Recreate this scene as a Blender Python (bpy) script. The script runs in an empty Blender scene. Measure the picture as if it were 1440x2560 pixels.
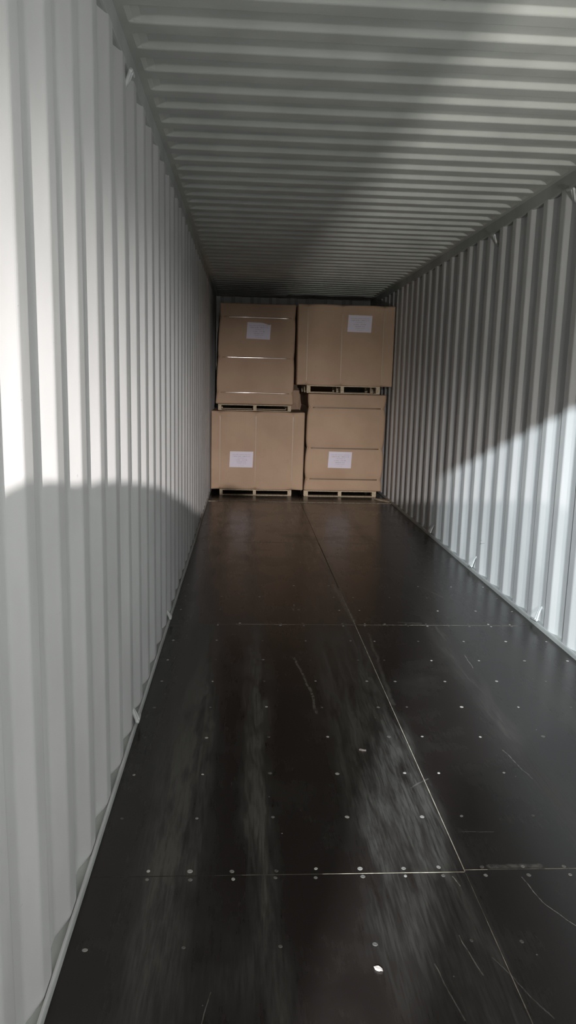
import bpy, bmesh, math, random
from mathutils import Vector, Matrix
random.seed(7)
C = bpy.context.scene.collection
S = bpy.context.scene

# ------------------------------------------------------------------ camera
F, YAW, PITCH, ROLL = 1857.97, 0.05989, -0.1740, 0.024665
CAM = Vector((-0.7089, 0.0, 1.5037))
cy, sy, cp, sp = math.cos(YAW), math.sin(YAW), math.cos(PITCH), math.sin(PITCH)
fw = Vector((sy*cp, cy*cp, sp)); rt = Vector((cy, -sy, 0)); up = rt.cross(fw)
r2 = math.cos(ROLL)*rt + math.sin(ROLL)*up
u2 = -math.sin(ROLL)*rt + math.cos(ROLL)*up
cd = bpy.data.cameras.new('camera'); cam = bpy.data.objects.new('camera', cd); C.objects.link(cam)
cam.matrix_world = Matrix(((r2.x, u2.x, -fw.x, CAM.x), (r2.y, u2.y, -fw.y, CAM.y),
                           (r2.z, u2.z, -fw.z, CAM.z), (0, 0, 0, 1)))
cd.sensor_fit = 'VERTICAL'; cd.sensor_height = 36.0; cd.lens = F/2560*36.0
cd.clip_start = 0.02; cd.clip_end = 200
S.camera = cam

# ------------------------------------------------------------------ world, lights, exposure
vs = S.view_settings
vs.view_transform = 'Standard'; vs.look = 'None'; vs.gamma = 1.0; vs.use_curve_mapping = False
vs.exposure = 0.0
w = bpy.data.worlds.new('world'); S.world = w; w.use_nodes = True
w.node_tree.nodes['Background'].inputs[0].default_value = (1.0, 0.985, 0.965, 1)
w.node_tree.nodes['Background'].inputs[1].default_value = 2.9

def area(name, loc, target, sx, szz, power, col):
    l = bpy.data.lights.new(name, 'AREA'); l.shape = 'RECTANGLE'; l.size = sx; l.size_y = szz
    l.energy = power; l.color = col
    o = bpy.data.objects.new(name, l); C.objects.link(o); o.location = loc
    o.rotation_euler = (Vector(target)-Vector(loc)).to_track_quat('-Z', 'Y').to_euler()
    return o
def spot(name, loc, target, deg, blend, rad, power, col):
    l = bpy.data.lights.new(name, 'SPOT'); l.spot_size = math.radians(deg); l.spot_blend = blend
    l.shadow_soft_size = rad; l.energy = power; l.color = col
    o = bpy.data.objects.new(name, l); C.objects.link(o); o.location = loc
    o.rotation_euler = (Vector(target)-Vector(loc)).to_track_quat('-Z', 'Y').to_euler()
    return o
# yard floodlight, high and to the left behind the doorway: bright wedge on the right wall
area('yard_floodlight', (-2.79, -5.33, 4.0), (1.1, 4.0, 0.6), 0.22, 0.07, 1800, (0.84, 0.94, 1.0))
# work light just behind the photographer: left wall and the boxes
BX, BY, BZ = -0.40, -3.5, 2.20
spot('work_light', (BX, BY, BZ), (-0.74, 6.5, -0.70), 36, 1.0, 0.02, 4000, (1.0, 0.94, 0.93))
# low lamp near the ground: underside of the roof and the right wall
area('low_lamp', (0.31, -2.5, 0.35), (0.3, 4.0, 2.2), 0.10, 0.10, 160, (1.0, 0.98, 0.93))

# ------------------------------------------------------------------ materials
def mat(name):
    m = bpy.data.materials.new(name); m.use_nodes = True
    nt = m.node_tree; b = nt.nodes['Principled BSDF']
    return m, nt, b
def nd(nt, typ, **kw):
    n = nt.nodes.new(typ)
    for k, v in kw.items(): setattr(n, k, v)
    return n
def lk(nt, a, b): nt.links.new(a, b)
def val(nt, op, a, b=None, clamp=False):
    n = nd(nt, 'ShaderNodeMath', operation=op, use_clamp=clamp)
    for i, x in enumerate((a, b)):
        if x is None: continue
        if isinstance(x, (int, float)): n.inputs[i].default_value = x
        else: lk(nt, x, n.inputs[i])
    return n.outputs[0]
def mixc(nt, fac, a, b):
    n = nd(nt, 'ShaderNodeMix', data_type='RGBA')
    if isinstance(fac, (int, float)): n.inputs[0].default_value = fac
    else: lk(nt, fac, n.inputs[0])
    for i, x in ((6, a), (7, b)):
        if isinstance(x, tuple): n.inputs[i].default_value = (*x, 1)
        else: lk(nt, x, n.inputs[i])
    return n.outputs[2]
def noise(nt, vec, scale, detail=3, rough=0.5):
    n = nd(nt, 'ShaderNodeTexNoise'); n.inputs['Scale'].default_value = scale
    n.inputs['Detail'].default_value = detail; n.inputs['Roughness'].default_value = rough
    lk(nt, vec, n.inputs['Vector']); return n.outputs[0]
def mapping(nt, vec, sc):
    n = nd(nt, 'ShaderNodeMapping'); n.inputs['Scale'].default_value = sc
    lk(nt, vec, n.inputs['Vector']); return n.outputs[0]
def ramp(nt, fac, lo, hi):
    n = nd(nt, 'ShaderNodeMapRange'); n.inputs[1].default_value = lo; n.inputs[2].default_value = hi
    n.interpolation_type = 'SMOOTHSTEP'; lk(nt, fac, n.inputs[0]); return n.outputs[0]
def bump(nt, b, h, s, d=0.01):
    n = nd(nt, 'ShaderNodeBump'); n.inputs['Strength'].default_value = s; n.inputs['Distance'].default_value = d
    lk(nt, h, n.inputs['Height']); lk(nt, n.outputs[0], b.inputs['Normal'])

def paint(name, col, rough=0.45, var=0.12, spots=True):
    m, nt, b = mat(name)
    g = nd(nt, 'ShaderNodeNewGeometry').outputs['Position']
    n1 = noise(nt, mapping(nt, g, (1, 1, 0.35)), 3.0, 4)
    n2 = noise(nt, g, 38.0, 2)
    c = mixc(nt, ramp(nt, n1, 0.3, 0.7), tuple(x*(1-var) for x in col), tuple(x*(1+var*0.4) for x in col))
    if spots:
        sp_ = ramp(nt, n2, 0.76, 0.82)
        c = mixc(nt, val(nt, 'MULTIPLY', sp_, 0.5), c, tuple(x*0.55 for x in col))
    lk(nt, c, b.inputs['Base Color'])
    b.inputs['Roughness'].default_value = rough
    b.inputs['Specular IOR Level'].default_value = 0.35
    bump(nt, b, noise(nt, g, 9.0, 2), 0.12, 0.006)
    return m
WALLC = (0.57, 0.568, 0.56)
M_wall = paint('painted_steel_wall', WALLC, 0.5)
M_roof = paint('painted_steel_roof', (0.50, 0.51, 0.475), 0.5)
M_rail = paint('painted_steel_rail', (0.46, 0.475, 0.45), 0.55, 0.2)
M_ring = paint('galvanised_rod', (0.66, 0.67, 0.66), 0.28, 0.1, False)

# dark film faced plywood with scuffed dusty lanes and scratches
def scratch(nt, P, a, b_, wid, soft):
    A = Vector((a[0], a[1], 0)); D = Vector((b_[0], b_[1], 0))-A
    s = nd(nt, 'ShaderNodeVectorMath', operation='SUBTRACT'); lk(nt, P, s.inputs[0]); s.inputs[1].default_value = A
    d = nd(nt, 'ShaderNodeVectorMath', operation='DOT_PRODUCT'); lk(nt, s.outputs[0], d.inputs[0]); d.inputs[1].default_value = D/D.length_squared
    t = val(nt, 'ADD', d.outputs['Value'], 0.0, True)
    sc = nd(nt, 'ShaderNodeVectorMath', operation='SCALE'); sc.inputs[0].default_value = D; lk(nt, t, sc.inputs['Scale'])
    df = nd(nt, 'ShaderNodeVectorMath', operation='DISTANCE'); lk(nt, s.outputs[0], df.inputs[0]); lk(nt, sc.outputs[0], df.inputs[1])
    r = nd(nt, 'ShaderNodeMapRange'); r.inputs[1].default_value = wid; r.inputs[2].default_value = wid+soft
    r.inputs[3].default_value = 1; r.inputs[4].default_value = 0; lk(nt, df.outputs['Value'], r.inputs[0])
    return r.outputs[0]
def floor_mat():
    m, nt, b = mat('film_faced_plywood')
    g = nd(nt, 'ShaderNodeNewGeometry').outputs['Position']
    fl = nd(nt, 'ShaderNodeVectorMath', operation='MULTIPLY'); lk(nt, g, fl.inputs[0]); fl.inputs[1].default_value = (1, 1, 0)
    P0 = fl.outputs[0]
    wb = nd(nt, 'ShaderNodeTexNoise'); wb.inputs['Scale'].default_value = 6.0; wb.inputs['Detail'].default_value = 4; lk(nt, P0, wb.inputs['Vector'])
    ws = nd(nt, 'ShaderNodeVectorMath', operation='MULTIPLY_ADD'); lk(nt, wb.outputs['Color'], ws.inputs[0])
    ws.inputs[1].default_value = (0.030, 0.030, 0); ws.inputs[2].default_value = (-0.015, -0.015, 0)
    wa = nd(nt, 'ShaderNodeVectorMath', operation='ADD'); lk(nt, P0, wa.inputs[0]); lk(nt, ws.outputs[0], wa.inputs[1])
    PW = wa.outputs[0]; P = P0
    sep = nd(nt, 'ShaderNodeSeparateXYZ'); lk(nt, P, sep.inputs[0])
    wob = noise(nt, mapping(nt, P, (1.5, 0.7, 1)), 2.0, 3)
    X = val(nt, 'ADD', sep.outputs[0], val(nt, 'MULTIPLY', val(nt, 'SUBTRACT', wob, 0.5), 0.16))
    bands = None
    for cx, wd, amp in ((-0.93, 0.08, 1.7), (-0.64, 0.05, 1.2), (-0.16, 0.16, 0.8), (0.48, 0.05, 0.8), (-0.04, 0.05, 0.5), (0.85, 0.09, 0.3)):
        q = val(nt, 'DIVIDE', val(nt, 'SUBTRACT', X, cx), wd)
        q = val(nt, 'POWER', val(nt, 'ABSOLUTE', q), 5.0 if wd > 0.1 else 2.0)
        q = val(nt, 'MULTIPLY', val(nt, 'EXPONENT', val(nt, 'MULTIPLY', q, -1.0)), amp)
        bands = q if bands is None else val(nt, 'ADD', bands, q)
    st = noise(nt, mapping(nt, P, (7, 0.9, 1)), 3.0, 5, 0.6)
    fine = noise(nt, mapping(nt, P, (60, 4, 1)), 2.0, 4, 0.65)
    blot = noise(nt, P, 2.2, 4, 0.6)
    ym = val(nt, 'MULTIPLY', ramp(nt, sep.outputs[1], 1.2, 2.6), val(nt, 'SUBTRACT', 1.0, val(nt, 'MULTIPLY', ramp(nt, sep.outputs[1], 4.3, 4.7), 0.8)))
    ym = val(nt, 'ADD', val(nt, 'MULTIPLY', ym, 0.85), 0.15)
    dust = val(nt, 'MULTIPLY', val(nt, 'MULTIPLY', bands, ym), ramp(nt, st, 0.25, 0.7))
    dust = val(nt, 'ADD', dust, val(nt, 'MULTIPLY', ramp(nt, blot, 0.45, 0.75), 0.22))
    dust = val(nt, 'MULTIPLY', dust, val(nt, 'ADD', val(nt, 'MULTIPLY', ramp(nt, fine, 0.3, 0.7), 1.1), 0.40), True)
    c = mixc(nt, dust, (0.0135, 0.0098, 0.0088), (0.074, 0.070, 0.063))
    # scratches, each traced at its own place on the floor
    tot = None
    for a, b_, wd, sf, am in SCR:
        s = val(nt, 'MULTIPLY', scratch(nt, PW, a, b_, wd, sf), am)
        tot = s if tot is None else val(nt, 'MAXIMUM', tot, s)
    brk = ramp(nt, noise(nt, mapping(nt, P, (9, 9, 1)), 5.0, 3), 0.32, 0.6)
    tot = val(nt, 'MULTIPLY', tot, val(nt, 'ADD', val(nt, 'MULTIPLY', brk, 0.75), 0.25), True)
    c = mixc(nt, tot, c, (0.30, 0.28, 0.25))
    # tiny specks of grit
    sk = nd(nt, 'ShaderNodeTexVoronoi'); sk.inputs['Scale'].default_value = 9.0; lk(nt, P, sk.inputs['Vector'])
    spk = nd(nt, 'ShaderNodeMapRange'); spk.inputs[1].default_value = 0.012; spk.inputs[2].default_value = 0.030
    spk.inputs[3].default_value = 0.8; spk.inputs[4].default_value = 0; lk(nt, sk.outputs['Distance'], spk.inputs[0])
    c = mixc(nt, spk.outputs[0], c, (0.34, 0.31, 0.28))
    lk(nt, c, b.inputs['Base Color'])
    lk(nt, val(nt, 'ADD', val(nt, 'MULTIPLY', dust, 0.28), 0.26), b.inputs['Roughness'])
    b.inputs['Specular IOR Level'].default_value = 0.45
    bump(nt, b, fine, 0.10, 0.002)
    return m
SCR = [((0.168, 2.04), (0.195, 1.93), .0006, .0012, .9), ((0.195, 1.93), (0.262, 1.80), .0006, .0012, .8),
       ((0.262, 1.80), (0.30, 1.69), .0006, .0012, .7), ((-0.043, 2.045), (-0.035, 2.005), .001, .0015, .8),
       ((-0.10, 1.80), (-0.075, 1.66), .0008, .0015, .5), ((-0.78, 1.62), (-0.80, 1.50), .0005, .001, .4),
       ((0.39, 2.85), (0.43, 2.62), .001, .002, .55), ((0.02, 2.62), (-0.06, 2.56), .001, .003, .3),
       ((-0.42, 3.9), (-0.37, 3.45), .002, .008, .35), ((-0.37, 3.5), (-0.36, 3.2), .002, .008, .35),
       ((0.0, 4.55), (-0.03, 5.4), .003, .02, .33), ((0.06, 4.30), (0.012, 3.3), .002, .012, .28),
       ((0.09, 2.09), (0.25, 2.095), .004, .010, .28), ((0.04, 2.28), (0.16, 2.275), .0006, .001, .5),
       ((0.55, 3.95), (0.54, 3.75), .001, .002, .6), ((-0.36, 4.9), (-0.37, 4.75), .002, .006, .35),
       ((-0.03, 1.72), (0.06, 1.52), .0006, .0016, .3), ((-0.19, 1.70), (-0.16, 1.52), .0006, .0018, .28),
       ((0.30, 4.52), (0.42, 4.50), .006, .02, .22), ((0.5, 5.8), (0.72, 5.1), .002, .012, .16)]
M_floor = floor_mat()

def flat(name, col, rough=0.6, spec=0.4, var=0.0, scale=30, stretch=(1, 1, 1)):
    m, nt, b = mat(name)
    if var:
        g = nd(nt, 'ShaderNodeNewGeometry').outputs['Position']
        n = noise(nt, mapping(nt, g, stretch), scale, 4)
        c = mixc(nt, ramp(nt, n, 0.3, 0.7), tuple(x*(1-var) for x in col), tuple(min(1, x*(1+var)) for x in col))
        lk(nt, c, b.inputs['Base Color'])
    else: b.inputs['Base Color'].default_value = (*col, 1)
    b.inputs['Roughness'].default_value = rough; b.inputs['Specular IOR Level'].default_value = spec
    return m
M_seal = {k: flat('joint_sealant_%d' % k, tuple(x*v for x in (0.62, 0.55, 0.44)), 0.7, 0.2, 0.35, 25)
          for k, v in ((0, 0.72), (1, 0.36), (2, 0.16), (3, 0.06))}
M_sub = flat('subfloor', (0.01, 0.009, 0.008), 0.9)
M_wood = flat('pale_pine', (0.46, 0.38, 0.27), 0.75, 0.2, 0.22, 14, (6, 1, 6))
M_strap = flat('clear_plastic_strap', (0.30, 0.21, 0.14), 0.10, 0.7)
M_strap3 = flat('shaded_plastic_strap', (0.13, 0.085, 0.05), 0.4, 0.25)  # strap colour darkened to carry the shade of its pinched recess
M_strap2 = flat('matt_plastic_strap', (0.40, 0.29, 0.20), 0.45, 0.4)
M_chip = flat('paper_scrap', (0.55, 0.48, 0.44), 0.8, 0.2, 0.1, 60)
M_blocker = flat('blocker_grey', (0.35, 0.34, 0.32), 0.9, 0.1, 0.1, 40)
M_ground = flat('yard_concrete', (0.45, 0.44, 0.42), 0.9, 0.2, 0.2, 3)
M_ink = flat('pen_ink', (0.05, 0.06, 0.07), 0.7)

def screw_mat():
    m, nt, b = mat('zinc_screw')
    oi = nd(nt, 'ShaderNodeObjectInfo').outputs['Random']
    c = mixc(nt, val(nt, 'POWER', oi, 1.3), (0.07, 0.065, 0.06), (0.50, 0.475, 0.44))
    lk(nt, c, b.inputs['Base Color']); b.inputs['Roughness'].default_value = 0.5; b.inputs['Metallic'].default_value = 0.1
    return m
M_screw = screw_mat()

def card_mat():
    m, nt, b = mat('brown_cardboard')
    g = nd(nt, 'ShaderNodeTexCoord').outputs['Object']
    n1 = noise(nt, mapping(nt, g, (1, 1, 1)), 2.2, 4)
    fl_ = noise(nt, mapping(nt, g, (90, 90, 1.5)), 2.0, 3)
    n3 = noise(nt, g, 6.0, 5, 0.65)
    base = mixc(nt, ramp(nt, n1, 0.3, 0.7), (0.40, 0.272, 0.184), (0.46, 0.325, 0.222))
    base = mixc(nt, val(nt, 'MULTIPLY', fl_, 0.22), base, (0.33, 0.22, 0.145))
    base = mixc(nt, val(nt, 'MULTIPLY', ramp(nt, n3, 0.58, 0.8), 0.3), base, (0.25, 0.165, 0.105))
    lk(nt, base, b.inputs['Base Color']); b.inputs['Roughness'].default_value = 0.62
    b.inputs['Specular IOR Level'].default_value = 0.25
    bump(nt, b, n3, 0.15, 0.004)
    return m
M_card = card_mat()

def label_mat():
    m, nt, b = mat('printed_sheet')
    tc = nd(nt, 'ShaderNodeTexCoord').outputs['Generated']
    sep = nd(nt, 'ShaderNodeSeparateXYZ'); lk(nt, tc, sep.inputs[0])
    x, z = sep.outputs[0], sep.outputs[2]
    tot = None
    for i, (zc, half, am) in enumerate(((0.80, 0.37, .40), (0.69, 0.37, .60), (0.58, 0.20, .42), (0.46, 0.25, .52), (0.34, 0.20, .45), (0.23, 0.19, .35), (0.12, 0.12, .2))):
        lz = nd(nt, 'ShaderNodeMapRange'); lk(nt, val(nt, 'ABSOLUTE', val(nt, 'SUBTRACT', z, zc)), lz.inputs[0])
        lz.inputs[1].default_value = .018; lz.inputs[2].default_value = .028; lz.inputs[3].default_value = 1; lz.inputs[4].default_value = 0
        lx = val(nt, 'LESS_THAN', val(nt, 'ABSOLUTE', val(nt, 'SUBTRACT', x, 0.5)), half)
        cx = nd(nt, 'ShaderNodeCombineXYZ'); lk(nt, x, cx.inputs[0]); cx.inputs[1].default_value = i*3.7
        dn = ramp(nt, noise(nt, cx.outputs[0], 26, 4), 0.36, 0.60)
        s = val(nt, 'MULTIPLY', val(nt, 'MULTIPLY', lz.outputs[0], lx), val(nt, 'MULTIPLY', dn, am))
        tot = s if tot is None else val(nt, 'MAXIMUM', tot, s)
    lk(nt, mixc(nt, tot, (0.66, 0.62, 0.70), (0.22, 0.20, 0.24)), b.inputs['Base Color'])
    b.inputs['Roughness'].default_value = 0.6
    return m
M_label = label_mat()

# ------------------------------------------------------------------ mesh helpers
def obj(name, verts, faces, m, parent=None, smooth=False):
    me = bpy.data.meshes.new(name); me.from_pydata([tuple(v) for v in verts], [], faces); me.update()
    me.materials.append(m)
    if smooth:
        for p in me.polygons: p.use_smooth = True
    o = bpy.data.objects.new(name, me); C.objects.link(o)
    if parent: o.parent = parent
    return o
def inst(src, loc, parent=None, rotz=0):
    o = src.copy(); C.objects.link(o); o.location = loc; o.rotation_euler = (0, 0, rotz)
    o.parent = parent
    return o
def tag(o, label, cat, group=None):
    o['label'] = label; o['category'] = cat
    if group: o['group'] = group
def structure(o): o['kind'] = 'structure'; return o
def box_vf(x0, x1, y0, y1, z0, z1, off=0):
    v = [(x0, y0, z0), (x1, y0, z0), (x1, y1, z0), (x0, y1, z0), (x0, y0, z1), (x1, y0, z1), (x1, y1, z1), (x0, y1, z1)]
    f = [(0, 3, 2, 1), (4, 5, 6, 7), (0, 1, 5, 4), (1, 2, 6, 5), (2, 3, 7, 6), (3, 0, 4, 7)]
    return v, [tuple(i+off for i in q) for q in f]
def boxes(name, bl, m, parent=None, bev=0.0):
    V, Fc = [], []
    for b in bl:
        v, f = box_vf(*b, off=len(V)); V += v; Fc += f
    o = obj(name, V, Fc, m, parent)
    if bev:
        bm = bmesh.new(); bm.from_mesh(o.data)
        bmesh.ops.bevel(bm, geom=list(bm.edges), offset=bev, segments=2, affect='EDGES', profile=0.6)
        bm.to_mesh(o.data); bm.free()
    return o
def tube(name, pts, r, m, parent=None, n=8):
    pts = [Vector(p) for p in pts]; V, Fc = [], []
    for i, p in enumerate(pts):
        a = pts[max(i-1, 0)]; b = pts[min(i+1, len(pts)-1)]; t = (b-a).normalized()
        s = t.cross(Vector((0.31, 0.2, 1)).normalized()).normalized(); q = t.cross(s)
        for k in range(n):
            an = 2*math.pi*k/n; V.append(p+r*(math.cos(an)*s+math.sin(an)*q))
    for i in range(len(pts)-1):
        for k in range(n):
            Fc.append((i*n+k, i*n+(k+1) % n, (i+1)*n+(k+1) % n, (i+1)*n+k))
    Fc.append(tuple(range(n))[::-1]); Fc.append(tuple((len(pts)-1)*n+k for k in range(n)))
    return obj(name, V, Fc, m, parent, True)
def smoothpts(pts, sub=6):
    P = [Vector(p) for p in pts]; out = []
    for i in range(len(P)-1):
        p0, p1, p2, p3 = P[max(i-1, 0)], P[i], P[i+1], P[min(i+2, len(P)-1)]
        for k in range(sub):
            t = k/sub
            out.append(0.5*((2*p1)+(-p0+p2)*t+(2*p0-5*p1+4*p2-p3)*t*t+(-p0+3*p1-3*p2+p3)*t**3))
    out.append(P[-1]); return out

# ------------------------------------------------------------------ container shell
W2, H, Y0, Y1 = 1.175, 2.75, -0.33, 11.67
RAILZ = 2.665
def fillet(pts, r=0.009, n=3):
    out = [pts[0]]
    for i in range(1, len(pts)-1):
        p, a, b = Vector(pts[i]), Vector(pts[i-1]), Vector(pts[i+1])
        da, db = (a-p), (b-p); ra = min(r, da.length*0.4); rb = min(r, db.length*0.4)
        pa, pb = p+da.normalized()*ra, p+db.normalized()*rb
        for k in range(n+1):
            t = k/n; out.append(tuple((1-t)**2*pa+2*t*(1-t)*p+t*t*pb))
    out.append(pts[-1]); return out
def wall_profile(phase, depth=0.027, pitch=0.2775, sl=0.068, fo=0.070):
    # (y, depth). slope facing the doorway runs from outer (near) to inner (far), centred on phase
    pts = [(Y0+0.10, 0.0)]
    k0 = math.ceil((Y0+0.32-phase)/pitch)
    y = phase+k0*pitch
    while y+0.12 < Y1-0.06:
        a = y-sl/2
        pts += [(a-fo-sl, 0.0), (a-fo, depth), (a, depth), (a+sl, 0.0)]
        y += pitch
    pts.append((Y1+0.06, 0.0)); return pts
def side_wall(name, s, phase):
    pr = fillet([(a, b) for a, b in wall_profile(phase, 0.034 if s > 0 else 0.027)])
    zs = [0.018, 0.9, 1.8, RAILZ+0.004]
    V, Fc = [], []
    for z in zs:
        for y, d in pr: V.append((s*(W2+d), y, z))
    n = len(pr)
    for j in range(len(zs)-1):
        for i in range(n-1):
            q = (j*n+i, j*n+i+1, (j+1)*n+i+1, (j+1)*n+i); Fc.append(q if s > 0 else q[::-1])
    o = structure(obj(name, V, Fc, M_wall))
    md = o.modifiers.new('thickness', 'SOLIDIFY'); md.thickness = 0.002; md.offset = -1
    return o
PHR, PHL = 4.537, 1.834
wr = side_wall('wall_right', 1, PHR)
wl = side_wall('wall_left', -1, PHL)
# rails: top tube and bottom angle with a thin proud lip
for s, nm in ((1, 'right'), (-1, 'left')):
    a, b = sorted((s*W2, s*(W2+0.07)))
    structure(boxes('trim_%d' % (1 if s > 0 else 2), [(a, b, Y0, Y1+0.06, RAILZ, H+0.03)], M_rail, None, 0.008))
    a, b = sorted((s*1.163, s*(W2+0.07)))
    structure(boxes('baseboard_'+nm, [(a, b, Y0, Y1+0.06, -0.12, 0.020)], M_rail, None, 0.002))
    lipa, lipb = sorted((s*1.163, s*1.171))
    boxes('lip', [(lipa, lipb, Y0, Y1, 0.018, 0.030)], M_wall, bpy.data.objects['baseboard_'+nm], 0.002)
# roof
def roof():
    pitch, sl, lo, dp = 0.209, 0.014, 0.080, 0.024
    y = 2.933-pitch*15; pts = [(Y0, 0.0)]
    while y+0.11 < Y1:
        if y-0.11 > Y0:
            up_ = pitch-lo-2*sl
            pts += [(y-sl/2-up_-sl, 0), (y-sl/2-up_, dp), (y-sl/2, dp), (y+sl/2, 0)]
        y += pitch
    pts.append((Y1+0.06, 0.0))
    pr = fillet(pts, 0.006, 3)
    xs = [(-1.24, 0), (-1.145, 0), (-1.128, .45), (-1.10, .9), (-1.06, 1)]
    xs = xs+[(-0.5, 1), (0, 1), (0.5, 1)]+[(-x, t) for x, t in reversed(xs)]
    V = [(x, yy, H+d*t) for x, t in xs for yy, d in pr]; n = len(pr)
    Fc = [(i*n+k, i*n+k+1, (i+1)*n+k+1, (i+1)*n+k) for i in range(len(xs)-1) for k in range(n-1)]
    o = structure(obj('ceiling', V, Fc, M_roof))
    md = o.modifiers.new('thickness', 'SOLIDIFY'); md.thickness = 0.002; md.offset = 1
    return o
roof()
# end wall, corrugated too
def end_wall():
    V, Fc = [], []; pts = [(-1.2, 0)]; x = -1.0
    while x < 1.05: pts += [(x-.11, 0), (x-.06, .04), (x+.06, .04), (x+.11, 0)]; x += .28
    pts.append((1.2, 0)); n = len(pts)
    for z in (-.1, H+.02):
        for x, d in pts: V.append((x, Y1+d, z))
    Fc = [(i, i+1, n+i+1, n+i) for i in range(n-1)]
    structure(obj('wall_back', V, Fc, M_wall))
end_wall()
# doorway frame
structure(boxes('trim_3', [(-1.245, 1.245, Y0-0.02, Y0+0.10, 2.64, 2.80)], M_rail, None, 0.01))
structure(boxes('trim_4', [(-1.25, -1.16, Y0-0.02, Y0+0.13, -0.1, 2.64)], M_rail, None, 0.01))
structure(boxes('trim_5', [(1.16, 1.25, Y0-0.02, Y0+0.13, -0.1, 2.64)], M_rail, None, 0.01))
structure(boxes('ground', [(-12, 12, -16, Y0-0.03, -0.15, 0.0)], M_ground))

# ------------------------------------------------------------------ floor
fl = structure(boxes('floor', [(-1.17, 1.17, Y0, Y1+0.06, -0.12, -0.028)], M_sub))
JO = [-0.333, 2.067, 4.466, 6.866, 9.262, 11.66]
G = 0.0010
for k in range(5):
    for s in (-1, 1):
        o = 0.010 if (s > 0) else 0.0
        y0 = JO[k]+(o if k == 1 else 0); y1 = JO[k+1]+(o if k+1 == 1 else 0)
        a, b = (G, 1.1625) if s > 0 else (-1.1625, -G)
        pz = 0.0
        boxes('plywood_panel', [(a, b, y0+G, y1-G, -0.028, pz)], M_floor, fl, 0.0009)
def seal(x0, x1, y0, y1, k): boxes('sealant_line', [(x0, x1, y0, y1, -0.01, 0.0004)], M_seal[k], fl)
def seamy(y, x0, x1, k): seal(x0, x1, y-G-.0002, y+G+.0002, k)
def seamx(y0, y1, k, hw=0.0018): seal(-hw, hw, y0, y1, k)
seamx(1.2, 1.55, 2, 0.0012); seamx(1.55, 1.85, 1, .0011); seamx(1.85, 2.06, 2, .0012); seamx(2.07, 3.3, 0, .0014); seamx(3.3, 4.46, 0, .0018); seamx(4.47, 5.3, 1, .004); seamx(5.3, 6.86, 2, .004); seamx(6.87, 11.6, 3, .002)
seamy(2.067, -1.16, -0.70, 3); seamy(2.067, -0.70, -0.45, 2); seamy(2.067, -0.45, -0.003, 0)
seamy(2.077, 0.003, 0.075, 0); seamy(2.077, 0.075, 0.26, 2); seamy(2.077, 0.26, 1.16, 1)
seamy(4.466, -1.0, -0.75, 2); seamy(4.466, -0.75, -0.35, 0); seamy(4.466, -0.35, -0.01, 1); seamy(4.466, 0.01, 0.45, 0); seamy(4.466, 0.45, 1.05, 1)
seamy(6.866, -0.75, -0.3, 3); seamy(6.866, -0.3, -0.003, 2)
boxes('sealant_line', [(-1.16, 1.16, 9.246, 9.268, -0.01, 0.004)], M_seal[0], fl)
# screws
def screw_mesh():
    V = [(0, 0, 0.0005)]; R = 0.0080; n = 10
    for r, z in ((0.0026, 0.0005), (0.0036, 0.0010), (R*0.8, 0.0010), (R, -0.0004)):
        for k in range(n): V.append((r*math.cos(2*math.pi*k/n), r*math.sin(2*math.pi*k/n), z))
    Fc = [(0, 1+k, 1+(k+1) % n) for k in range(n)]
    for j in range(3):
        for k in range(n):
            a = 1+j*n; Fc.append((a+k, a+n+k, a+n+(k+1) % n, a+(k+1) % n))
    return V, Fc
v, f = screw_mesh()
scr0 = obj('screw', v, f, M_screw, fl); first = True
XS = [-1.114, -0.855, -0.594, -0.333, -0.067, 0.074, 0.335, 0.608, 0.867, 1.114]
XJ = [-0.99, -0.86, -0.727, -0.594, -0.471, -0.329, -0.193, -0.076, 0.063, 0.193, 0.330, 0.46, 0.60, 0.73, 0.867, 1.0]
spots_ = [(x, y) for y in (1.774, 2.372, 2.667, 2.967, 3.265, 3.570, 3.863, 4.170, 4.767, 5.07, 5.37) for x in XS]
spots_ += [(x, y) for j in (2.069, 4.466) for y in (j-0.019, j+0.020) for x in XJ]
spots_ += [(x, 1.48) for x in XS]
for x, y in spots_:
    x += random.uniform(-.004, .004); y += random.uniform(-.004, .004)
    sc = random.uniform(0.75, 1.2)
    if first: o = scr0; o.location = (x, y, 0.0002); first = False
    else: o = inst(scr0, (x, y, 0.0002), fl, random.random()*6)
    o.scale = (sc, sc*random.uniform(.8, 1), 1)

# ------------------------------------------------------------------ lashing rings and marks on the walls
def ring(parent, s, y, z, upside=False):
    # bent rod lashing ring: apex towards the doorway, one arm rising to the wall, one along the rail
    k = -1 if upside else 1
    x = lambda d: s*(W2+d)
    for off, r in ((0.0, 0.0075), (0.026, 0.0062)):
        pts = [(x(.034), y+.075+off, z+k*(.078-off*.4)), (x(.010), y+.045+off, z+k*(.060-off*.4)), (x(-.014), y+.012+off, z+k*.028),
               (x(-.024), y-.004+off, z+k*.014), (x(-.024), y+.012+off, z+k*.008), (x(-.022), y+.055+off, z+k*.002), (x(-.018), y+.105, z-k*.006)]
        tube('lashing_ring', smoothpts(pts, 5), r, M_ring, parent, 8)
for y in (4.42, 5.80, 7.18): ring(wr, 1, y, 0.040)
for y in (4.42, 5.80): ring(wr, 1, y, 2.642, True)
for y in (3.0, 4.4): ring(wl, -1, y, 0.045)
for y in (3.02,): ring(wl, -1, y, 2.635, True)

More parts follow.
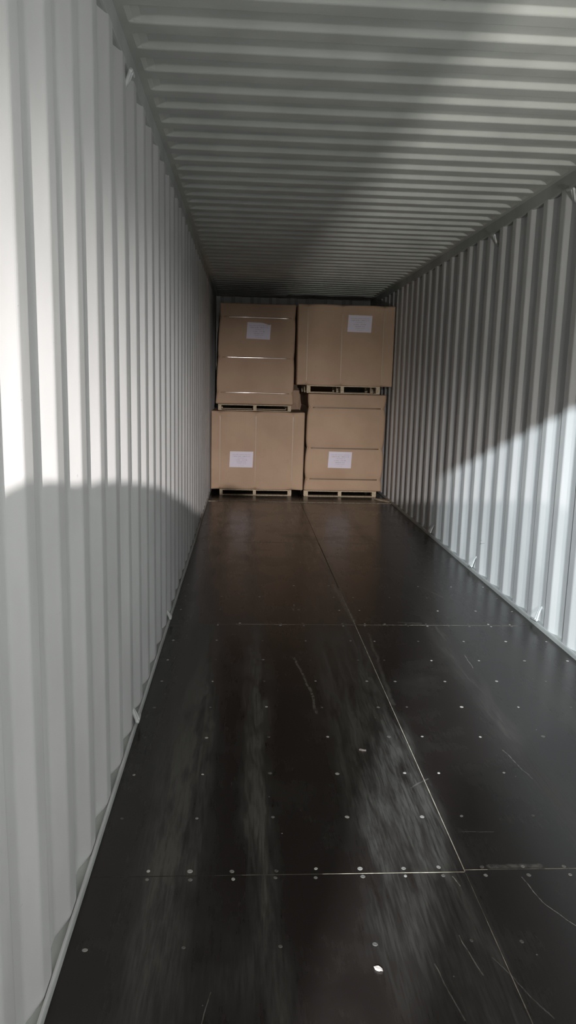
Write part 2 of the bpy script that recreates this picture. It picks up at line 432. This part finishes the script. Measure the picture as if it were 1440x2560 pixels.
def depth_at(y, phase, pitch=0.2775, sl=0.068, fo=0.070):
    D = 0.034 if phase == PHR else 0.027
    u = (y-(phase-sl/2)) % pitch
    if u < sl: return D*(1-u/sl)
    if u < pitch-fo-sl: return 0.0
    if u < pitch-fo: return D*(u-(pitch-fo-sl))/sl
    return D
def mark(name, parent, s, phase, a, b, r, m):
    pts = []
    for i in range(9):
        t = i/8; y = a[0]+(b[0]-a[0])*t; z = a[1]+(b[1]-a[1])*t
        pts.append((s*(W2+depth_at(y, phase)-0.0004), y, z))
    tube(name, pts, r, m, parent, 5)
for a, b, r in (((6.245, .238), (6.200, .2425), .0016), ((6.24, .2105), (6.205, .213), .0012), ((5.972, .259), (5.948, .2535), .0016), ((5.968, .232), (5.950, .228), .0012),
                ((5.712, .2885), (5.650, .306), .0018), ((5.712, .2585), (5.645, .281), .0022)):
    mark('pen_mark', wr, 1, PHR, a, b, r, M_ink)
for s_, ph, a, b in ((1, PHR, (4.345, .896), (4.285, .899)), (1, PHR, (4.350, .606), (4.290, .611)), (1, PHR, (4.60, .6096), (4.57, .612)), (1, PHR, (4.93, .592), (4.86, .599)),
                     (-1, PHL, (1.885, 1.58), (1.86, 1.583)), (-1, PHL, (1.596, 1.642), (1.572, 1.643))):
    mark('weld_scar', wr if s_ > 0 else wl, s_, ph, a, b, .0014, M_rail)
# ------------------------------------------------------------------ cartons
def carton(x0, x1, y0, y1, z0, z1, axis, straps, lean_l=0.0, lean_r=0.0, bulge=0.006, pinch=0.010, seed=1, sm=None):
    rnd = random.Random(seed)
    w, d, h = x1-x0, y1-y0, z1-z0
    t = bpy.data.objects.new('carton', None); C.objects.link(t); t.location = ((x0+x1)/2, (y0+y1)/2, z0)
    R = 0.016
    def deform(p):
        x, y, z = p                     # local: x -w/2..w/2, y -d/2..d/2, z 0..h
        c = x if axis == 'x' else z
        a0, a1 = (-w/2, w/2) if axis == 'x' else (0, h)
        pin = sum(math.exp(-((c-q)/0.014)**2) for q in straps)
        wide = sum(math.exp(-((c-q)/0.07)**2) for q in straps)
        # distances to faces for rounding
        ex = min(x+w/2, w/2-x); ey = min(y+d/2, d/2-y); ez = min(z, h-z)
        o = Vector((x, y, z)); cen = Vector((0, 0, h/2)); half = Vector((w/2, d/2, h/2))
        q = o-cen; inner = Vector([max(-half[i]+R, min(half[i]-R, q[i])) for i in range(3)])
        dlt = q-inner
        if dlt.length > 1e-9: q = inner+dlt.normalized()*R
        o = cen+q
        near = 1.0
        nrm = dlt.normalized() if dlt.length > 1e-9 else Vector((0, 0, 0))
        if axis == 'x': nrm.x *= 0.0
        else: nrm.z *= 0.0
        corner = 1.0 if abs(nrm.x)+abs(nrm.y)+abs(nrm.z) > 1.15 else 0.0
        amt = bulge*(1-min(1, wide)) - pinch*pin*(0.32+0.95*corner) - 0.004*wide*corner
        amt += 0.0016*math.sin(9*x+seed)*math.sin(7*z+2*seed)
        o = o+nrm*amt
        kz = o.z/h
        o.x += (lean_l*(w/2-x)/w + lean_r*(w/2+x)/w)*kz
        o.z = max(o.z, 0.0)
        return o
    def coords(a, b, extra=()):
        s = {round(a, 5), round(b, 5)}
        n = 26
        for i in range(n+1): s.add(round(a+(b-a)*i/n, 5))
        for e in (0.003, 0.007, 0.011, 0.016): s.add(round(a+e, 5)); s.add(round(b-e, 5))
        for q in extra:
            for e in (-.03, -.02, -.014, -.009, -.005, 0, .005, .009, .014, .02, .03):
                if a < q+e < b: s.add(round(q+e, 5))
        return sorted(s)
    X = coords(-w/2, w/2, straps if axis == 'x' else ()); Y = coords(-d/2, d/2); Z = coords(0, h, straps if axis == 'z' else ())
    V, idx, Fc = [], {}, []
    def vid(p):
        k = (round(p[0], 5), round(p[1], 5), round(p[2], 5))
        if k not in idx: idx[k] = len(V); V.append(deform(p))
        return idx[k]
    def grid(A, B, fn, flip):
        for i in range(len(A)-1):
            for j in range(len(B)-1):
                q = (vid(fn(A[i], B[j])), vid(fn(A[i+1], B[j])), vid(fn(A[i+1], B[j+1])), vid(fn(A[i], B[j+1])))
                Fc.append(q[::-1] if flip else q)
    grid(X, Z, lambda a, b: (a, -d/2, b), False); grid(X, Z, lambda a, b: (a, d/2, b), True)
    grid(Y, Z, lambda a, b: (-w/2, a, b), True); grid(Y, Z, lambda a, b: (w/2, a, b), False)
    grid(X, Y, lambda a, b: (a, b, h), False); grid(X, Y, lambda a, b: (a, b, 0), True)
    obj('box_body', V, Fc, M_card, t, True)
    # straps follow the pinched surface
    for q in straps:
        hw = 0.0075; loop = []
        if axis == 'x':
            for i in range(17): loop.append((-d/2+d*i/16, h, (0, 1)))
            for i in range(1, 17): loop.append((d/2, h-h*i/16, (1, 0)))
            for i in range(1, 17): loop.append((d/2-d*i/16, 0, (0, -1)))
            for i in range(1, 16): loop.append((-d/2, h*i/16, (-1, 0)))
            pt = lambda c, l: deform((c, l[0], l[1])) + Vector((0, l[2][0], l[2][1]))*0.0018
        else:
            for i in range(17): loop.append((-w/2+w*i/16, -d/2, (0, -1)))
            for i in range(1, 17): loop.append((w/2, -d/2+d*i/16, (1, 0)))
            for i in range(1, 17): loop.append((w/2-w*i/16, d/2, (0, 1)))
            for i in range(1, 16): loop.append((-w/2, d/2-d*i/16, (-1, 0)))
            pt = lambda c, l: deform((l[0], l[1], c)) + Vector((l[2][0], l[2][1], 0))*0.0018
        SV, SF = [], []
        for l in loop:
            for k, e in ((-1, 0.0), (-.4, .0012), (.4, .0012), (1, 0.0)):
                pv = pt(q+k*hw, l); 
                if axis == 'x': pv += Vector((0, l[2][0], l[2][1]))*e
                else: pv += Vector((l[2][0], l[2][1], 0))*e
                if axis == 'x': pv.z = max(pv.z, -0.001)
                SV.append(pv)
        n = len(loop)
        for i in range(n):
            for k in range(3):
                a, b = i*4+k, ((i+1) % n)*4+k; SF.append((a, b, b+1, a+1))
        so = obj('strap', SV, SF, sm or (M_strap if axis == 'z' else M_strap2), t, True)
        bm = bmesh.new(); bm.from_mesh(so.data); bmesh.ops.recalc_face_normals(bm, faces=bm.faces); bm.to_mesh(so.data); bm.free()
    return t
def sheet(parent, px0, pz0, px1, pz1, yfront, tilt=0.0, curl=0.0):
    # A4 sheet, world x/z of its corners, on the carton's front
    cx, cz = (px0+px1)/2, (pz0+pz1)/2; w, h = px1-px0, pz0-pz1
    V, Fc = [], []; n, m_ = 12, 8
    for j in range(m_+1):
        for i in range(n+1):
            u, v_ = i/n-.5, j/m_-.5
            x, z = u*w, v_*h
            top = max(0, v_)*2; rr = max(0, u*2-.25)
            z -= curl*top*top*min(1, rr*1.4)*0.030*(1 if u < .47 else .6)
            yy = -0.0035-0.0015*math.sin(u*6+1)*math.sin(v_*5) - curl*0.012*top*rr
            xx = x*math.cos(tilt)-z*math.sin(tilt)+v_*0.008; zz = x*math.sin(tilt)+z*math.cos(tilt)
            V.append((xx, yy, zz))
    for j in range(m_):
        for i in range(n):
            a = j*(n+1)+i; Fc.append((a, a+1, a+n+2, a+n+1))
    o = obj('paper_label', V, Fc, M_label, parent)
    o.location = Vector((cx, yfront, cz))-parent.location
    return o
def pallet(x0, x1, y0, y1, z0, z1, blocks_x, deck_overhang=0.0):
    t = bpy.data.objects.new('pallet', None); C.objects.link(t); t.location = ((x0+x1)/2, (y0+y1)/2, z0)
    L = t.location; h = z1-z0; tb = 0.012
    loc = lambda a, b, c, d, e, f: (a-L.x, b-L.x, c-L.y, d-L.y, e-L.z, f-L.z)
    dl = y1-y0
    # top deck boards running sideways, bottom boards under the blocks
    n = 6; bw = dl/n*0.72
    for i in range(n):
        ys = y0+i*(dl-bw)/(n-1)
        boxes('deck_board', [loc(x0, x1, ys, ys+bw, z1-tb, z1)], M_wood, t, 0.0015)
    for ys in (y0, (y0+y1)/2-.045, y1-.09):
        boxes('bottom_board', [loc(x0+.003, x1-.003, ys, ys+.09, z0, z0+tb*.8)], M_wood, t, 0.0015)
    for a, b in blocks_x:
        for ys in (y0+.002, (y0+y1)/2-.04, y1-.092):
            boxes('block', [loc(a, b, ys, ys+.09, z0+tb*.8, z1-tb)], M_wood, t, 0.002)
    return t
YF = 9.77
GB, GP = 'strapped cartons at the far end', 'pallets under the cartons'
# lower left
c1 = carton(-1.155, 0.066, YF, YF+1.02, 0.080, 1.1025, 'x', (-0.494, -0.027, 0.457), 0, 0.004, .006, .007, 1)
sheet(c1, -0.908, 0.582, -0.603, 0.374, YF-.006)
tag(c1, 'brown cardboard carton with upright straps, lower left of the four', 'box', GB)
p1 = pallet(-1.038, -0.084, YF+.006, YF+1.01, 0.0, 0.0775, ((-1.038, -0.998), (-0.598, -0.556), (-0.136, -0.084)))
tag(p1, 'pale wooden pallet on the floor under the lower left carton', 'pallet', GP)
# lower right
c2 = carton(0.092, 1.110, YF, YF+1.25, 0.078, 1.358, 'z', (0.156, 0.566, 1.098), 0.024, 0.012, .015, .016, 2, M_strap3)
sheet(c2, 0.392, 0.604, 0.700, 0.388, YF-.021, -0.01)
tag(c2, 'brown cardboard carton bulging between level straps, lower right of the four', 'box', GB)
p2 = pallet(0.078, 1.054, YF+.006, YF+1.24, 0.0, 0.0775, ((0.078, 0.138), (0.540, 0.586), (0.998, 1.054)))
tag(p2, 'pale wooden pallet on the floor under the lower right carton', 'pallet', GP)
c5 = carton(-0.42, 0.60, 11.20, 11.64, 0.0, 1.80, 'x', (), 0, 0, .003, .0, 5)  # extra carton added to keep the lit end wall out of the gap
tag(c5, 'added brown carton that darkens the gap behind the two stacks', 'box')
# upper left
p3 = pallet(-1.066, -0.116, YF+.004, YF+1.22, 1.1125, 1.194, ((-1.066, -1.022), (-0.610, -0.567), (-0.160, -0.116)))
tag(p3, 'wooden pallet on top of the lower left carton', 'pallet', GP)
c3 = carton(-1.100, -0.103, YF, YF+1.23, 1.197, 2.468, 'z', (0.147, 0.594, 1.100), 0.050, 0.008, .007, .007, 3)
c3.rotation_euler.z = 0.012
sheet(c3, -0.714, 2.232, -0.412, 2.026, YF-.008, -0.02, 1.0)
tag(c3, 'brown cardboard carton with level straps and a curled paper sheet, upper left', 'box', GB)
# upper right, standing a little further forward
YR = 9.60
fr = YR/YF
sx = lambda x: CAM.x+(x-CAM.x)*fr
sz = lambda z: CAM.z+(z-CAM.z)*fr
p4 = pallet(sx(0.082), sx(1.046), YR+.012, YR+1.0, 1.3635, sz(1.462), ((sx(.082), sx(.132)), (sx(.525), sx(.57)), (sx(.992), sx(1.046))))
tag(p4, 'wooden pallet on top of the lower right carton', 'pallet', GP)
c4 = carton(sx(-0.052), 1.166, YR, YR+1.0, sz(1.462)+.001, sz(2.480), 'x', (sx(.076)-(sx(-.052)+1.166)/2, sx(.520)-(sx(-.052)+1.166)/2, sx(1.058)-(sx(-.052)+1.166)/2), -0.004, 0, .006, .007, 4)
sheet(c4, sx(.588), sz(2.359), sx(.896), sz(2.148), YR-.006, -0.012)
tag(c4, 'brown cardboard carton with upright straps against the right wall, upper right', 'box', GB)
for o in (c3, c4): o['group'] = GB
for o in (p3, p4): o['group'] = GP

# ------------------------------------------------------------------ small loose things
V, Fc = [], []
pl = [(1.00, 9.60), (1.03, 9.50), (1.155, 9.33), (1.158, 9.47)]
V = [(x, y, .0008) for x, y in pl]+[(x, y, .016) for x, y in pl]
slat = obj('loose_lath', V, [(3, 2, 1, 0), (4, 5, 6, 7), (0, 1, 5, 4), (1, 2, 6, 5), (2, 3, 7, 6), (3, 0, 4, 7)], M_wood)
tag(slat, 'loose pale wooden lath on the floor beside the lower right pallet', 'lath')
def scrap(name, x, y, L, Wd, rot, label):
    rnd = random.Random(int(x*1000)+int(y*777)); n = 11; V = []
    for z in (0.0006, 0.0045):
        for k in range(n):
            a = 2*math.pi*k/n; r = rnd.uniform(.65, 1.1)
            V.append((L*r*math.cos(a), Wd*r*math.sin(a), z+(rnd.uniform(0, .003) if z > .001 else 0)))
    Fc = [tuple(range(n))[::-1], tuple(range(n, 2*n))]+[(k, (k+1) % n, n+(k+1) % n, n+k) for k in range(n)]
    o = obj(name, V, Fc, M_chip); o.location = (x, y, 0); o.rotation_euler = (0, 0, rot)
    tag(o, label, 'debris')
scrap('paper_scrap', -0.343, 1.683, .013, .0065, -.5, 'torn whitish scrap lying nearest, in the bottom of the view')
scrap('wood_splinter', -0.203, 2.845, .016, .005, -.2, 'thin pale splinter on the dark floor left of the middle seam')

# unseen blocker added behind the camera to cast the rounded shadow on the left wall
def blocker():
    V, Fc = [], []
    nx, ny, nz = 44, 8, 10
    x0, x1, y0, y1 = -1.02, 0.25, -0.86, -0.50
    prof = []
    for yy, zz in ((1.2, 1.27), (1.45, 1.294), (1.82, 1.258), (2.12, 1.200), (2.71, 1.139), (4.10, .912), (5.72, .563), (8.16, .008)):
        t = (-0.5-BY)/(yy-BY); prof.append((BX+(-1.175-BX)*t, BZ+(zz-BZ)*t))
    t = (-0.5-BY)/(9.77-BY); prof.append((-0.95*t+BX*(1-t), BZ-2.08*t))
    prof = [(-1.02, 1.60)]+prof+[(-.40, 1.69), (-.1, 1.69), (.18, 1.68), (.25, 1.64)]
    def top(x):
        for (a, za), (b, zb) in zip(prof, prof[1:]):
            if a <= x <= b:
                t = (x-a)/(b-a); t = t*t*(3-2*t); return za+(zb-za)*t
        return prof[-1][1]
    idx = {}
    def vid(i, j, k):
        if (i, j, k) not in idx:
            x = x0+(x1-x0)*i/nx; y = y0+(y1-y0)*j/ny; h_ = top(x)-0.06*abs(2*j/ny-1)**3*0 
            idx[(i, j, k)] = len(V); V.append((x, y, h_*k/nz))
        return idx[(i, j, k)]
    for i in range(nx):
        for j in range(ny): Fc.append((vid(i, j, nz), vid(i+1, j, nz), vid(i+1, j+1, nz), vid(i, j+1, nz)))
        for k in range(nz):
            Fc.append((vid(i, 0, k), vid(i+1, 0, k), vid(i+1, 0, k+1), vid(i, 0, k+1)))
            Fc.append((vid(i, ny, k), vid(i, ny, k+1), vid(i+1, ny, k+1), vid(i+1, ny, k)))
    for j in range(ny):
        for k in range(nz):
            Fc.append((vid(0, j, k), vid(0, j, k+1), vid(0, j+1, k+1), vid(0, j+1, k)))
            Fc.append((vid(nx, j, k), vid(nx, j+1, k), vid(nx, j+1, k+1), vid(nx, j, k+1)))
    o = obj('shadow_blocker', V, Fc, M_blocker)
    tag(o, 'added unseen blocker with a lumpy top outside the doorway, shading the left wall', 'blocker')
blocker()
